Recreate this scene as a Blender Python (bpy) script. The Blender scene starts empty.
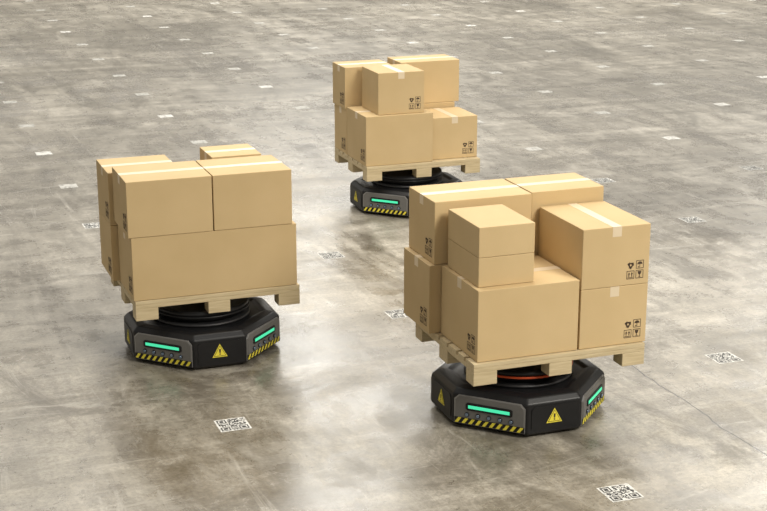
import bpy, bmesh, math, random
from mathutils import Vector, Matrix
random.seed(7)
S = bpy.context.scene
try:
    S.view_settings.view_transform = 'Standard'
except Exception:
    pass

# ------------------------------------------------------------ materials
def new_mat(name):
    m = bpy.data.materials.new(name); m.use_nodes = True
    nt = m.node_tree
    return m, nt, nt.nodes['Principled BSDF']

def simple(name, col, rough=0.5, metal=0.0, emit=None, es=0.0, noise=0.0, nscale=30, spec=0.5):
    m, nt, b = new_mat(name)
    b.inputs['Base Color'].default_value = (*col, 1)
    b.inputs['Roughness'].default_value = rough
    b.inputs['Metallic'].default_value = metal
    b.inputs['Specular IOR Level'].default_value = spec
    if emit:
        b.inputs['Emission Color'].default_value = (*emit, 1)
        b.inputs['Emission Strength'].default_value = es
    if noise:
        tc = nt.nodes.new('ShaderNodeTexCoord')
        n = nt.nodes.new('ShaderNodeTexNoise'); n.inputs['Scale'].default_value = nscale
        n.inputs['Detail'].default_value = 5
        nt.links.new(tc.outputs['Object'], n.inputs['Vector'])
        mx = nt.nodes.new('ShaderNodeMix'); mx.data_type = 'RGBA'
        mx.inputs[6].default_value = (*[c*(1-noise) for c in col], 1)
        mx.inputs[7].default_value = (*[min(1, c*(1+noise)) for c in col], 1)
        nt.links.new(n.outputs['Fac'], mx.inputs[0])
        nt.links.new(mx.outputs[2], b.inputs['Base Color'])
    return m

def cardboard():
    m, nt, b = new_mat('cardboard_kraft')
    N = nt.nodes; L = nt.links
    tc = N.new('ShaderNodeTexCoord'); oi = N.new('ShaderNodeObjectInfo')
    n1 = N.new('ShaderNodeTexNoise'); n1.inputs['Scale'].default_value = 2.2; n1.inputs['Detail'].default_value = 4
    n2 = N.new('ShaderNodeTexNoise'); n2.inputs['Scale'].default_value = 160; n2.inputs['Detail'].default_value = 3
    L.new(tc.outputs['Object'], n1.inputs['Vector']); L.new(tc.outputs['Object'], n2.inputs['Vector'])
    r = N.new('ShaderNodeValToRGB')
    r.color_ramp.elements[0].position = 0.3; r.color_ramp.elements[0].color = (0.57, 0.42, 0.222, 1)
    r.color_ramp.elements[1].position = 0.75; r.color_ramp.elements[1].color = (0.64, 0.48, 0.265, 1)
    L.new(n1.outputs['Fac'], r.inputs['Fac'])
    h = N.new('ShaderNodeHueSaturation')
    mr = N.new('ShaderNodeMapRange'); mr.inputs['To Min'].default_value = 0.95; mr.inputs['To Max'].default_value = 1.04
    L.new(oi.outputs['Random'], mr.inputs['Value']); L.new(mr.outputs[0], h.inputs['Value'])
    mx = N.new('ShaderNodeMix'); mx.data_type = 'RGBA'; mx.blend_type = 'MULTIPLY'; mx.inputs[0].default_value = 0.08
    L.new(r.outputs['Color'], mx.inputs[6]); L.new(n2.outputs['Color'], mx.inputs[7])
    L.new(mx.outputs[2], h.inputs['Color']); L.new(h.outputs['Color'], b.inputs['Base Color'])
    b.inputs['Roughness'].default_value = 0.75
    b.inputs['Specular IOR Level'].default_value = 0.2
    bp = N.new('ShaderNodeBump'); bp.inputs['Strength'].default_value = 0.05; bp.inputs['Distance'].default_value = 0.01
    L.new(n2.outputs['Fac'], bp.inputs['Height']); L.new(bp.outputs[0], b.inputs['Normal'])
    return m

def wood():
    m, nt, b = new_mat('pallet_pine_wood')
    N = nt.nodes; L = nt.links
    tc = N.new('ShaderNodeTexCoord'); mp = N.new('ShaderNodeMapping')
    mp.inputs['Scale'].default_value = (1.5, 22, 22)
    n = N.new('ShaderNodeTexNoise'); n.inputs['Scale'].default_value = 3; n.inputs['Detail'].default_value = 6; n.inputs['Distortion'].default_value = 0.6
    L.new(tc.outputs['Object'], mp.inputs[0]); L.new(mp.outputs[0], n.inputs['Vector'])
    r = N.new('ShaderNodeValToRGB')
    r.color_ramp.elements[0].position = 0.3; r.color_ramp.elements[0].color = (0.50, 0.40, 0.24, 1)
    r.color_ramp.elements[1].position = 0.7; r.color_ramp.elements[1].color = (0.64, 0.53, 0.34, 1)
    L.new(n.outputs['Fac'], r.inputs['Fac']); L.new(r.outputs[0], b.inputs['Base Color'])
    b.inputs['Roughness'].default_value = 0.7
    b.inputs['Specular IOR Level'].default_value = 0.2
    return m

def floor_mat():
    m, nt, b = new_mat('polished_concrete')
    N = nt.nodes; L = nt.links
    geo = N.new('ShaderNodeNewGeometry')
    def noise(scale, det, dist=0, vec=None, rough=0.55):
        n = N.new('ShaderNodeTexNoise'); n.inputs['Scale'].default_value = scale
        n.inputs['Detail'].default_value = det; n.inputs['Distortion'].default_value = dist
        n.inputs['Roughness'].default_value = rough
        L.new(vec or geo.outputs['Position'], n.inputs['Vector']); return n.outputs['Fac']
    def ramp(src, p0, c0, p1, c1):
        r = N.new('ShaderNodeValToRGB')
        r.color_ramp.elements[0].position = p0; r.color_ramp.elements[0].color = (*c0, 1)
        r.color_ramp.elements[1].position = p1; r.color_ramp.elements[1].color = (*c1, 1)
        L.new(src, r.inputs['Fac']); return r.outputs['Color']
    def mix(a, c, fac, mode='MIX'):
        x = N.new('ShaderNodeMix'); x.data_type = 'RGBA'; x.blend_type = mode
        if isinstance(fac, float): x.inputs[0].default_value = fac
        else: L.new(fac, x.inputs[0])
        for s, i in ((a, 6), (c, 7)):
            if isinstance(s, tuple): x.inputs[i].default_value = (*s, 1)
            else: L.new(s, x.inputs[i])
        return x.outputs[2]
    def math_(op, a, c=0.0):
        x = N.new('ShaderNodeMath'); x.operation = op
        for s, i in ((a, 0), (c, 1)):
            if isinstance(s, (int, float)): x.inputs[i].default_value = s
            else: L.new(s, x.inputs[i])
        return x.outputs[0]
    def mapped(rot, sc, loc=(0, 0, 0)):
        mp = N.new('ShaderNodeMapping'); mp.inputs['Rotation'].default_value = (0, 0, rot)
        mp.inputs['Scale'].default_value = sc; mp.inputs['Location'].default_value = loc
        L.new(geo.outputs['Position'], mp.inputs[0]); return mp.outputs[0]
    big = noise(0.28, 6, 0.6, rough=0.6)
    col = ramp(big, 0.34, (0.21, 0.192, 0.16), 0.66, (0.41, 0.382, 0.33))
    # streaks
    v1 = mapped(0.35, (2.2, 0.35, 1))
    st = noise(0.9, 7, 1.2, v1, 0.65)
    col = mix(col, ramp(st, 0.35, (0.58, 0.56, 0.53), 0.65, (1.25, 1.25, 1.25)), 0.75, 'MULTIPLY')
    st2 = noise(0.45, 8, 1.8, mapped(-0.9, (0.5, 2.6, 1), (5, 2, 0)), 0.68)
    col = mix(col, ramp(st2, 0.38, (0.60, 0.58, 0.54), 0.62, (1.2, 1.2, 1.2)), 0.75, 'MULTIPLY')
    med = noise(3.2, 10, 0.4, rough=0.75)
    col = mix(col, ramp(med, 0.38, (0.62, 0.61, 0.58), 0.62, (1.27, 1.27, 1.26)), 0.75, 'MULTIPLY')
    fine = noise(34, 6, 0, rough=0.88)
    col = mix(col, ramp(fine, 0.38, (0.5, 0.49, 0.48), 0.62, (1.4, 1.4, 1.4)), 0.65, 'MULTIPLY')
    # dark stains
    sn = noise(1.1, 10, 0.8, mapped(-0.2, (1, 0.5, 1), (3.1, 1.7, 0)), 0.75)
    col = mix(col, (0.10, 0.085, 0.062), math_('MULTIPLY', ramp(sn, 0.54, (0, 0, 0), 0.64, (1, 1, 1)), 0.75))
    sn2 = noise(0.55, 10, 1.6, mapped(0.9, (1, 0.4, 1), (7.1, 4.7, 0)), 0.75)
    col = mix(col, (0.10, 0.088, 0.066), math_('MULTIPLY', ramp(sn2, 0.53, (0, 0, 0), 0.63, (1, 1, 1)), 0.65))
    # light scuffs
    ln = noise(1.7, 10, 1.5, v1, 0.78)
    col = mix(col, (0.54, 0.51, 0.45), math_('MULTIPLY', ramp(ln, 0.56, (0, 0, 0), 0.68, (1, 1, 1)), 0.5))
    ln2 = noise(1.3, 10, 2.2, mapped(-0.6, (0.4, 2.4, 1), (1.3, 9.7, 0)), 0.78)
    col = mix(col, (0.52, 0.49, 0.43), math_('MULTIPLY', ramp(ln2, 0.56, (0, 0, 0), 0.66, (1, 1, 1)), 0.5))
    # hairline crack running along the slab joint
    sep = N.new('ShaderNodeSeparateXYZ'); L.new(geo.outputs['Position'], sep.inputs[0])
    wob = noise(2.5, 3, 0)
    xx = math_('ADD', sep.outputs[0], math_('MULTIPLY', math_('SUBTRACT', wob, 0.5), 0.10))
    d = math_('ABSOLUTE', math_('SUBTRACT', xx, 5.12))
    cm = math_('MULTIPLY', math_('LESS_THAN', d, 0.006), math_('LESS_THAN', sep.outputs[1], 9.2))
    col = mix(col, (0.03, 0.026, 0.02), math_('MULTIPLY', cm, 0.9))
    L.new(col, b.inputs['Base Color'])
    rr = ramp(noise(0.6, 8, 0.8, rough=0.7), 0.38, (0.20, 0.20, 0.20), 0.66, (0.46, 0.46, 0.46))
    rs_ = math_('ADD', rr, math_('MULTIPLY', math_('SUBTRACT', st, 0.5), 0.35))
    rv = math_('ADD', rs_, math_('MULTIPLY', math_('SUBTRACT', med, 0.5), 0.6))
    rc = math_('MAXIMUM', rv, 0.15)
    L.new(rc, b.inputs['Roughness'])
    b.inputs['Specular IOR Level'].default_value = 0.65
    bp = N.new('ShaderNodeBump'); bp.inputs['Strength'].default_value = 0.14; bp.inputs['Distance'].default_value = 0.006
    L.new(math_('ADD', fine, math_('MULTIPLY', med, 1.5)), bp.inputs['Height']); L.new(bp.outputs[0], b.inputs['Normal'])
    return m

def worn(name, col, amt):
    m, nt, b = new_mat(name)
    N = nt.nodes; L = nt.links
    b.inputs['Base Color'].default_value = (*col, 1); b.inputs['Roughness'].default_value = 0.6
    geo = N.new('ShaderNodeNewGeometry')
    n = N.new('ShaderNodeTexNoise'); n.inputs['Scale'].default_value = 14; n.inputs['Detail'].default_value = 8; n.inputs['Roughness'].default_value = 0.75
    L.new(geo.outputs['Position'], n.inputs['Vector'])
    r = N.new('ShaderNodeValToRGB'); r.color_ramp.elements[0].position = 0.50; r.color_ramp.elements[0].color = (0, 0, 0, 1)
    r.color_ramp.elements[1].position = 0.66; r.color_ramp.elements[1].color = (amt, amt, amt, 1)
    L.new(n.outputs['Fac'], r.inputs['Fac'])
    t = N.new('ShaderNodeBsdfTransparent'); mx = N.new('ShaderNodeMixShader')
    L.new(r.outputs[0], mx.inputs[0]); L.new(b.outputs[0], mx.inputs[1]); L.new(t.outputs[0], mx.inputs[2])
    L.new(mx.outputs[0], N['Material Output'].inputs['Surface'])
    return m

M_CARD = cardboard()
M_TAPE = simple('packing_tape', (0.71, 0.59, 0.42), 0.38)
M_INK = simple('printed_ink', (0.06, 0.035, 0.02), 0.8)
M_SEAM = simple('flap_seam', (0.25, 0.15, 0.07), 0.9)
M_WOOD = wood()
M_FLOOR = floor_mat()
M_WALL = simple('painted_wall', (0.72, 0.70, 0.65), 0.8, noise=0.06, nscale=1.5)
M_BLACK = simple('black_plastic', (0.009, 0.009, 0.010), 0.40, 0.0, noise=0.2, spec=0.35)
M_RUB = simple('black_rubber', (0.008, 0.008, 0.008), 0.8, spec=0.2)
M_GRAY = simple('gunmetal_panel', (0.19, 0.187, 0.182), 0.42, 0.45, noise=0.1)
M_GRAY2 = simple('gunmetal_frame', (0.34, 0.335, 0.33), 0.35, 0.6)
M_GREEN = simple('green_led', (0.03, 0.42, 0.22), 0.3, 0, (0.06, 0.68, 0.36), 0.95)
M_YEL = simple('safety_yellow', (0.82, 0.70, 0.06), 0.5)
M_LENS = simple('sensor_lens', (0.22, 0.29, 0.40), 0.15, 0.6)
M_ORANGE = simple('orange_ring', (0.62, 0.08, 0.015), 0.5)
M_STEEL = simple('lift_steel', (0.04, 0.04, 0.042), 0.45, 0.5)
M_WHITE = worn('sticker_white_worn', (0.70, 0.69, 0.65), 0.85)
M_WHITE2 = worn('sticker_white_faded', (0.52, 0.51, 0.47), 0.9)
M_QB = worn('sticker_black_worn', (0.03, 0.03, 0.03), 0.75)

# ------------------------------------------------------------ mesh helpers
class B:
    def __init__(s):
        s.bm = bmesh.new(); s.mats = []
    def mi(s, m):
        if m not in s.mats: s.mats.append(m)
        return s.mats.index(m)
    def prism(s, pts, O, U, V, Nn, d0, d1, mat):
        i = s.mi(mat)
        lo = [s.bm.verts.new(O + U*p[0] + V*p[1] + Nn*d0) for p in pts]
        hi = [s.bm.verts.new(O + U*p[0] + V*p[1] + Nn*d1) for p in pts]
        fs = [s.bm.faces.new(hi), s.bm.faces.new(list(reversed(lo)))]
        n = len(pts)
        for k in range(n):
            fs.append(s.bm.faces.new((lo[k], lo[(k+1) % n], hi[(k+1) % n], hi[k])))
        for f in fs: f.material_index = i
        return fs
    def box(s, x0, x1, y0, y1, z0, z1, mat, bev=0.0):
        t = bmesh.new()
        bmesh.ops.create_cube(t, size=1)
        for v in t.verts:
            v.co = Vector(((x0+x1)/2 + v.co.x*(x1-x0), (y0+y1)/2 + v.co.y*(y1-y0), (z0+z1)/2 + v.co.z*(z1-z0)))
        if bev:
            bmesh.ops.bevel(t, geom=t.edges[:], offset=bev, segments=2, affect='EDGES', profile=0.5)
        s.merge(t, mat)
    def cyl(s, O, axis, r, h, mat, seg=32, r2=None, bev=0):
        t = bmesh.new()
        bmesh.ops.create_cone(t, cap_ends=True, segments=seg, radius1=r, radius2=r if r2 is None else r2, depth=h)
        if bev:
            es = [e for e in t.edges if abs(e.verts[0].co.z - e.verts[1].co.z) < 1e-6]
            bmesh.ops.bevel(t, geom=es, offset=bev, segments=2, affect='EDGES')
        q = Vector((0, 0, 1)).rotation_difference(axis).to_matrix().to_4x4()
        t.transform(Matrix.Translation(O + axis*h/2) @ q)
        s.merge(t, mat, smooth=True)
    def torus(s, O, R, r, mat, seg=48):
        i = s.mi(mat); rings = []
        for a in range(seg):
            A = 2*math.pi*a/seg
            rings.append([s.bm.verts.new(O + Vector(((R + r*math.cos(2*math.pi*k/8))*math.cos(A), (R + r*math.cos(2*math.pi*k/8))*math.sin(A), r*math.sin(2*math.pi*k/8)))) for k in range(8)])
        for a in range(seg):
            for k in range(8):
                f = s.bm.faces.new((rings[a][k], rings[(a+1) % seg][k], rings[(a+1) % seg][(k+1) % 8], rings[a][(k+1) % 8]))
                f.material_index = i; f.smooth = True
    def merge(s, t, mat, smooth=False):
        i = s.mi(mat); mp = {}
        for v in t.verts: mp[v] = s.bm.verts.new(v.co)
        for f in t.faces:
            g = s.bm.faces.new([mp[v] for v in f.verts]); g.material_index = i
            if smooth and len(f.verts) == 4: g.smooth = True
        t.free()
    def obj(s, name, loc=(0, 0, 0), parent=None):
        bmesh.ops.recalc_face_normals(s.bm, faces=s.bm.faces[:])
        me = bpy.data.meshes.new(name); s.bm.to_mesh(me); s.bm.free()
        for m in s.mats: me.materials.append(m)
        o = bpy.data.objects.new(name, me); S.collection.objects.link(o); o.location = loc
        if parent: o.parent = parent
        return o

Z = Vector((0, 0, 1))
FACES = {'-X': (Vector((-1, 0, 0)), Vector((0, -1, 0))), '+X': (Vector((1, 0, 0)), Vector((0, 1, 0))),
         '-Y': (Vector((0, -1, 0)), Vector((1, 0, 0))), '+Y': (Vector((0, 1, 0)), Vector((-1, 0, 0)))}

def icons(b, O, U, V, Nn, c):
    d = (0.0004, 0.0010)
    def P(pts, ox, oy, k=1.0):
        b.prism([(ox + p[0]*c*k, oy + p[1]*c*k) for p in pts], O, U, V, Nn, d[0], d[1], M_INK)
    def frame(ox, oy):
        w = 0.06
        P([(0, 0), (.88, 0), (.88, w), (0, w)], ox, oy); P([(0, .82), (.88, .82), (.88, .88), (0, .88)], ox, oy)
        P([(0, w), (w, w), (w, .82), (0, .82)], ox, oy); P([(.82, w), (.88, w), (.88, .82), (.82, .82)], ox, oy)
    frame(0, 0)
    for s_ in (0.15, 0.48):
        P([(s_+.08, .25), (s_+.17, .25), (s_+.17, .5), (s_+.25, .5), (s_+.125, .74), (s_, .5), (s_+.08, .5)], 0, 0)
    P([(.13, .12), (.75, .12), (.75, .19), (.13, .19)], 0, 0)
    frame(c*1.05, 0)
    P([(.22, .76), (.28, .48), (.40, .38), (.40, .2), (.26, .12), (.62, .12), (.48, .2), (.48, .38), (.60, .48), (.66, .76)], c*1.05, 0)
    for k in range(3):
        A = math.radians(90 + 120*k)
        cx, cy = .44, .42
        def R(x, y): return (cx + x*math.cos(A) - y*math.sin(A), cy + x*math.sin(A) + y*math.cos(A))
        P([R(.26, -.34), R(.26, .10), R(.36, .10), R(.18, .36), R(.0, .10), R(.10, .10), R(.10, -.26)], 0, c*1.05)
    frame(c*1.05, c*1.05)
    pts = [(.44 + .30*math.cos(math.pi*k/10), .46 + .28*math.sin(math.pi*k/10)) for k in range(11)]
    P(pts, c*1.05, c*1.05)
    P([(.41, .12), (.47, .12), (.47, .46), (.41, .46)], c*1.05, c*1.05)
    P([(.24, .12), (.41, .12), (.41, .18), (.30, .18), (.30, .26), (.24, .26)], c*1.05, c*1.05)

def carton(x0, x1, y0, y1, z0, z1, tape='X', ic=(), cell=0.062, gap=0.0015):
    cx, cy = (x0+x1)/2, (y0+y1)/2
    hx, hy, h = (x1-x0)/2 - gap, (y1-y0)/2 - gap, z1-z0
    b = B()
    b.box(-hx, hx, -hy, hy, 0.0008, h-0.001, M_CARD, 0.004)
    tw = 0.032; e = 0.0008; dr = 0.065
    if tape:
        a = 0 if tape == 'X' else 1
        L_ = hx if a == 0 else hy
        U = Vector((1, 0, 0)) if a == 0 else Vector((0, 1, 0))
        Vv = Vector((0, 1, 0)) if a == 0 else Vector((-1, 0, 0))
        b.prism([(-L_, -.0015), (L_, -.0015), (L_, .0015), (-L_, .0015)], Vector((0, 0, h-.001)), U, Vv, Z, 0.0, 0.0003, M_SEAM)
        b.prism([(-L_-e, -tw), (L_+e, -tw), (L_+e, tw), (-L_-e, tw)], Vector((0, 0, h-.001)), U, Vv, Z, 0.0003, 0.0009, M_TAPE)
        for k in (('-X', '+X') if a == 0 else ('-Y', '+Y')):
            Nn, Uu = FACES[k]
            b.prism([(-tw, -dr), (tw, -dr), (tw, 0), (-tw, 0)], Nn*L_ + Vector((0, 0, h-.001)), Uu, Z, Nn, 0.0002, e, M_TAPE)
    for f in ic:
        Nn, Uu = FACES[f]
        hw = hy if 'X' in f else hx
        O = Nn*(hx if 'X' in f else hy) + Uu*(hw - cell*2.0 - 0.035) + Z*0.04
        icons(b, O, Uu, Z, Nn, cell)
    return b.obj('cardboard_box', (cx, cy, z0))

def pallet(x, y, z, W=1.2, D=1.0):
    b = B()
    hb, sb, db = .088, .028, .028
    for a, w in ((0, .16), (W/2-.08, .16), (W-.16, .16)):
        for c, d in ((0, .12), (D/2-.07, .14), (D-.12, .12)):
            b.box(a, a+w, c, c+d, 0, hb, M_WOOD, 0.003)
    for c, d in ((0, .12), (D/2-.07, .14), (D-.12, .12)):
        b.box(0, W, c, c+d, hb+.0002, hb+sb, M_WOOD, 0.003)
    for a, w in ((0, .12), (W/2-.06, .12), (W-.12, .12)):
        for c0, c1 in ((.121, D/2-.071), (D/2+.071, D-.121)):
            b.box(a, a+w, c0, c1, hb+.0002, hb+sb, M_WOOD, 0.002)
    ws = [.13, .10, .13, .12, .13, .10, .13]
    g = (D - sum(ws))/(len(ws)-1); yy = 0
    for w in ws:
        b.box(0, W, yy, yy+w, hb+sb+.0003, hb+sb+db, M_WOOD, 0.003)
        for a in (.04, .11, W/2-.03, W/2+.03, W-.11, W-.04):
            b.cyl(Vector((a, yy+w/2, hb+sb+db-.0005)), Z, .004, .0010, M_STEEL, 8)
        yy += w+g
    return b.obj('wooden_pallet', (x, y, z))

# ------------------------------------------------------------ robot
LA, LB = 0.505, 0.375
AP = (LB + math.sqrt(2)*LA)/2
GP = (LA + math.sqrt(2)*LB)/2
def ring(off, z):
    A, G = AP-off, GP-off
    y = G*math.sqrt(2) - A
    out = []
    for k in range(4):
        c, s_ = math.cos(k*math.pi/2), math.sin(k*math.pi/2)
        for q in (-y, y):
            out.append(Vector((A*c - q*s_, A*s_ + q*c, z)))
    return out

def robot(cx, cy, ringmat=None):
    e = bpy.data.objects.new('warehouse_transport_robot', None); S.collection.objects.link(e)
    e.location = (cx, cy, 0)
    b = B(); i = b.mi(M_BLACK)
    prof = [(.16, .010), (.030, .010), (.0, .030), (.0, .228), (.035, .262), (.10, .268), (.13, .255), (.20, .255)]
    rs = [[b.bm.verts.new(v) for v in ring(o, z)] for o, z in prof]
    for r0, r1 in zip(rs, rs[1:]):
        for k in range(8):
            b.bm.faces.new((r0[k], r0[(k+1) % 8], r1[(k+1) % 8], r1[k])).material_index = i
    b.bm.faces.new(rs[0]); b.bm.faces.new(rs[-1])
    o = b.obj('body_shell', parent=e)
    md = o.modifiers.new('bevel', 'BEVEL'); md.width = 0.009; md.segments = 3; md.limit_method = 'ANGLE'; md.angle_limit = math.radians(18)
    for k in range(8):
        ph = k*math.pi/4
        Nn = Vector((math.cos(ph), math.sin(ph), 0)); U = Vector((-math.sin(ph), math.cos(ph), 0))
        b = B()
        ZO = Z*-.015
        if k % 2:
            O = Nn*GP + ZO; w = LA/2 - .012
            b.prism([(-w, .050), (w, .050), (w, .215), (w-.03, .243), (-w+.03, .243), (-w, .215)], O, U, Z, Nn, -.004, .007, M_GRAY2)
            w2 = w-.009
            b.prism([(-w2, .094), (w2, .094), (w2, .210), (w2-.026, .237), (-w2+.026, .237), (-w2, .210)], O, U, Z, Nn, .0072, .011, M_GRAY)
            hw = .158
            b.prism([(-hw, .157), (-hw+.012, .149), (hw-.012, .149), (hw, .157), (hw, .192), (hw-.012, .200), (-hw+.012, .200), (-hw, .192)], O, U, Z, Nn, .0112, .0165, M_BLACK)
            b.prism([(-hw+.018, .164), (hw-.018, .164), (hw-.018, .185), (-hw+.018, .185)], O, U, Z, Nn, .0167, .019, M_GREEN)
            for q in range(5):
                c = O + U*(-.15+.075*q) + Z*.118
                b.cyl(c + Nn*.0108, Nn, .016, .005, M_BLACK, 16)
                b.cyl(c + Nn*.0155, Nn, .011, .004, M_LENS, 16)
            b.prism([(-w+.003, .053), (w-.003, .053), (w-.003, .092), (-w+.003, .092)], O, U, Z, Nn, .0072, .0095, M_BLACK)
            n = 10; st = 2*(w-.006)/n
            for q in range(n):
                a = -w+.006 + q*st
                b.prism([(a, .055), (a+st*.46, .055), (a+st*.98, .090), (a+st*.52, .090)], O, U, Z, Nn, .0097, .0107, M_YEL)
            b.obj('sensor_panel', parent=e)
        else:
            O = Nn*AP + ZO; w = LB/2 - .03
            b.prism([(-w, .075), (w, .075), (w, .205), (w-.02, .225), (-w+.02, .225), (-w, .205)], O, U, Z, Nn, -.003, .004, M_BLACK)
            t = .055; cz = .145
            b.prism([(-t, cz-.038), (t, cz-.038), (0, cz+.060)], O, U, Z, Nn, .0042, .0056, M_YEL)
            b.prism([(-t*.82, cz-.031), (t*.82, cz-.031), (0, cz+.049)], O, U, Z, Nn, .0058, .0064, M_INK)
            b.prism([(-t*.72, cz-.027), (t*.72, cz-.027), (0, cz+.043)], O, U, Z, Nn, .0066, .0070, M_YEL)
            b.prism([(-.005, cz-.006), (.005, cz-.006), (.007, cz+.022), (-.007, cz+.022)], O, U, Z, Nn, .0072, .0078, M_INK)
            b.prism([(-.005, cz-.020), (.005, cz-.020), (.005, cz-.011), (-.005, cz-.011)], O, U, Z, Nn, .0072, .0078, M_INK)
            b.obj('corner_panel', parent=e)
    b = B()
    b.cyl(Vector((0, 0, .256)), Z, .36, .022, M_STEEL, 64, bev=.004)
    b.torus(Vector((0, 0, .326)), .352, .008, ringmat or M_BLACK)
    b.cyl(Vector((0, 0, .278)), Z, .31, .045, M_BLACK, 64, bev=.004)
    b.cyl(Vector((0, 0, .323)), Z, .35, .046, M_BLACK, 64, bev=.006)
    b.obj('lift_turntable', parent=e)
    b = B()
    for sx in (-1, 1):
        b.cyl(Vector((sx*.34 - .025, 0, .062)), Vector((1, 0, 0)), .062, .05, M_RUB, 32, bev=.006)
    for sx in (-1, 1):
        for sy in (-1, 1):
            b.cyl(Vector((sx*.26 - .014, sy*.32, .034)), Vector((1, 0, 0)), .034, .028, M_RUB, 24, bev=.004)
    b.obj('wheels', parent=e)
    return e

# ------------------------------------------------------------ hall: floor and walls
b = B(); i = b.mi(M_FLOOR)
b.bm.faces.new([b.bm.verts.new(v) for v in ((-22, -8, 0), (40, -8, 0), (40, 62, 0), (-22, 62, 0))])
b.obj('floor')
for nm, ex in (('wall_back', (-22, 40, 62, 62.2)), ('wall_front', (-22, 40, -8.2, -8)),
               ('wall_left', (-22.2, -22, -8, 62)), ('wall_right', (40, 40.2, -8, 62))):
    b = B(); b.box(ex[0], ex[1], ex[2], ex[3], 0, 6, M_WALL); b.obj(nm)

def qr_cells():
    n = 21; g = [[random.random() < .48 for _ in range(n)] for _ in range(n)]
    for (ox, oy) in ((0, 0), (14, 0), (0, 14)):
        for i in range(8):
            for j in range(8):
                x, y = ox+i-(1 if ox else 0), oy+j-(1 if oy else 0)
                if 0 <= x < n and 0 <= y < n: g[x][y] = False
        for i in range(7):
            for j in range(7):
                r = max(abs(i-3), abs(j-3))
                g[ox+i][oy+j] = (r != 2)
    return g
b = B()
GX, GY, GSX, GSY = 2.155, 8.80, 1.84, 1.755
iw, ib, iw2 = b.mi(M_WHITE), b.mi(M_QB), b.mi(M_WHITE2)
for i in range(-8, 16):
    for j in range(-3, 22):
        x, y = GX+i*GSX, GY+j*GSY
        x += random.uniform(-.02, .02); y += random.uniform(-.02, .02)
        if (i, j) == (1, -1): x += .045; y -= .02
        sz = .205 if j < 4 else .185
        vs = [b.bm.verts.new((x+u*sz/2, y+v*sz/2, .0012)) for u, v in ((-1, -1), (1, -1), (1, 1), (-1, 1))]
        b.bm.faces.new(vs).material_index = iw if (j < 4 or (i*7+j*3) % 5 == 0) else iw2
        if j < 4:
            g = qr_cells(); c = sz*.88/21
            for a in range(21):
                st = None
                for k in range(22):
                    on = k < 21 and g[a][k]
                    if on and st is None: st = k
                    if not on and st is not None:
                        x0 = x - sz*.44 + a*c; y0 = y - sz*.44 + st*c; y1 = y - sz*.44 + k*c
                        vs = [b.bm.verts.new(p) for p in ((x0, y0, .0022), (x0+c, y0, .0022), (x0+c, y1, .0022), (x0, y1, .0022))]
                        b.bm.faces.new(vs).material_index = ib
                        st = None
b.obj('qr_code_floor_stickers')

# ------------------------------------------------------------ load 1 (left)
PZ = .370; TZ = PZ + .1455
px, py = 1.785, 9.98
robot(px+.555, py+.39); pallet(px, py, PZ)
carton(px-.01, px+1.185, py+.005, py+.52, TZ, TZ+.46, 'X', ('-X',))
z1 = TZ+.46
carton(px-.03, px+.575, py+.00, py+.525, z1, z1+.40, 'X', ('-X',))
carton(px+.580, px+1.155, py+.00, py+.525, z1, z1+.40, 'X', ('+X',))
carton(px-.06, px+.55, py+.54, py+1.03, TZ, TZ+.42, 'Y', ('-X',))
carton(px-.06, px+.46, py+.54, py+1.03, TZ+.42, TZ+.81, 'X', ('-X',))
carton(px+.66, px+1.15, py+.54, py+1.0, TZ, TZ+.44, 'Y')
carton(px+.71, px+1.09, py+.56, py+.95, TZ+.44, TZ+.865, 'X')

# ------------------------------------------------------------ load 2 (right front)
px, py = 3.510, 8.01
robot(px+.525, py+.465, M_ORANGE); pallet(px, py, PZ)
carton(px+.03, px+.725, py+.02, py+.62, TZ, TZ+.467, 'X', ('-X',))
carton(px-.05, px+.57, py+.63, py+1.10, TZ, TZ+.467, 'X', ('-X',))
carton(px+.60, px+1.20, py+.66, py+1.08, TZ, TZ+.467, 'X')
z1 = TZ+.467
carton(px-.015, px+.675, py+.635, py+1.10, z1, z1+.42, 'X', ('-X',))
carton(px+.685, px+1.22, py+.665, py+1.10, z1, z1+.42, 'X')
carton(px+.055, px+.435, py+.08, py+.58, z1, z1+.19, None)
carton(px+.055, px+.435, py+.08, py+.58, z1+.19, z1+.385, None)
carton(px+.735, px+1.215, py+.02, py+.65, TZ, TZ+.395, 'Y', ('-Y',))
carton(px+.735, px+1.215, py+.02, py+.65, TZ+.395, TZ+.79, 'Y', ('-Y',))

# ------------------------------------------------------------ load 3 (back)
px, py = 4.715, 13.43
robot(px+.565, py+.38); pallet(px, py, PZ)
carton(px+.0, px+.70, py+.02, py+.60, TZ, TZ+.49, 'X', ('-X',))
carton(px+.0, px+.62, py+.61, py+1.0, TZ, TZ+.46, 'X', ('-X',))
carton(px+.71, px+1.20, py+.08, py+.58, TZ, TZ+.42, 'Y', ('-Y',))
carton(px+.64, px+1.17, py+.60, py+1.0, TZ, TZ+.47, 'X')
carton(px+.14, px+.62, py+.06, py+.54, TZ+.49, TZ+.90, 'Y', ('-Y',))
carton(px-.01, px+.50, py+.62, py+1.02, TZ+.46, TZ+.88, 'X', ('-X',))
carton(px+.58, px+1.22, py+.61, py+1.01, TZ+.47, TZ+.90, 'X')

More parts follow.
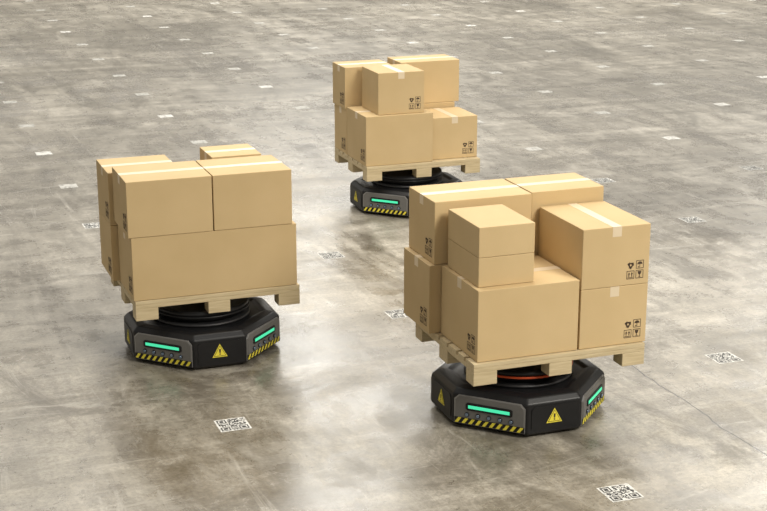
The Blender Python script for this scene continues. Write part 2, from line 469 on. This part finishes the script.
# ------------------------------------------------------------ camera
cam = bpy.data.cameras.new('camera'); co = bpy.data.objects.new('camera', cam); S.collection.objects.link(co)
cam.sensor_width = 36; cam.lens = 1500/767*36
co.location = (0, 0, 3.75)
co.rotation_euler = (math.radians(90-16.17), 0, math.radians(-20.0))
cam.clip_end = 300
S.camera = co

# ------------------------------------------------------------ light
w = bpy.data.worlds.new('world'); S.world = w; w.use_nodes = True
nt = w.node_tree; N = nt.nodes; L = nt.links
bg = N['Background']
tc = N.new('ShaderNodeTexCoord'); sp = N.new('ShaderNodeSeparateXYZ'); L.new(tc.outputs['Generated'], sp.inputs[0])
r = N.new('ShaderNodeValToRGB'); e = r.color_ramp.elements
e[0].position = 0.0; e[0].color = (1.5, 1.42, 1.29, 1)
e[1].position = 1.0; e[1].color = (1.0, .97, .91, 1)
x = e.new(.19); x.color = (1.4, 1.33, 1.21, 1)
x = e.new(.36); x.color = (.38, .36, .325, 1)
x = e.new(.60); x.color = (.48, .46, .42, 1)
L.new(sp.outputs[2], r.inputs[0]); L.new(r.outputs[0], bg.inputs[0]); bg.inputs[1].default_value = 0.66

def area(name, loc, tgt, sx, sy, p, col):
    l = bpy.data.lights.new(name, 'AREA'); l.shape = 'RECTANGLE'; l.size = sx; l.size_y = sy; l.energy = p; l.color = col
    o = bpy.data.objects.new(name, l); S.collection.objects.link(o); o.location = loc
    o.rotation_euler = (Vector(tgt)-Vector(loc)).to_track_quat('-Z', 'Y').to_euler()
area('ceiling_light_key', (8.0, 0.5, 8.5), (3.8, 10.5, 0.3), 4, 4, 1350, (1, .95, .85))
area('ceiling_light_overhead', (4.0, 12.5, 8.5), (4.0, 12.5, 0), 5, 7, 650, (1, .96, .89))
# rows of ceiling fixtures down the hall
area('ceiling_light_row', (12.0, 36.0, 11.0), (11.0, 30.0, 0), 5, 14, 850, (1, .97, .90))
area('ceiling_light_row', (25.0, 32.0, 11.0), (20.0, 28.0, 0), 5, 10, 700, (1, .97, .90))
area('far_floor_fill', (12.0, 30.0, 13.0), (12.0, 30.0, 0), 26, 16, 3200, (1, .96, .89))  # unseen broad fill, added to lift the far floor and widen its sheen
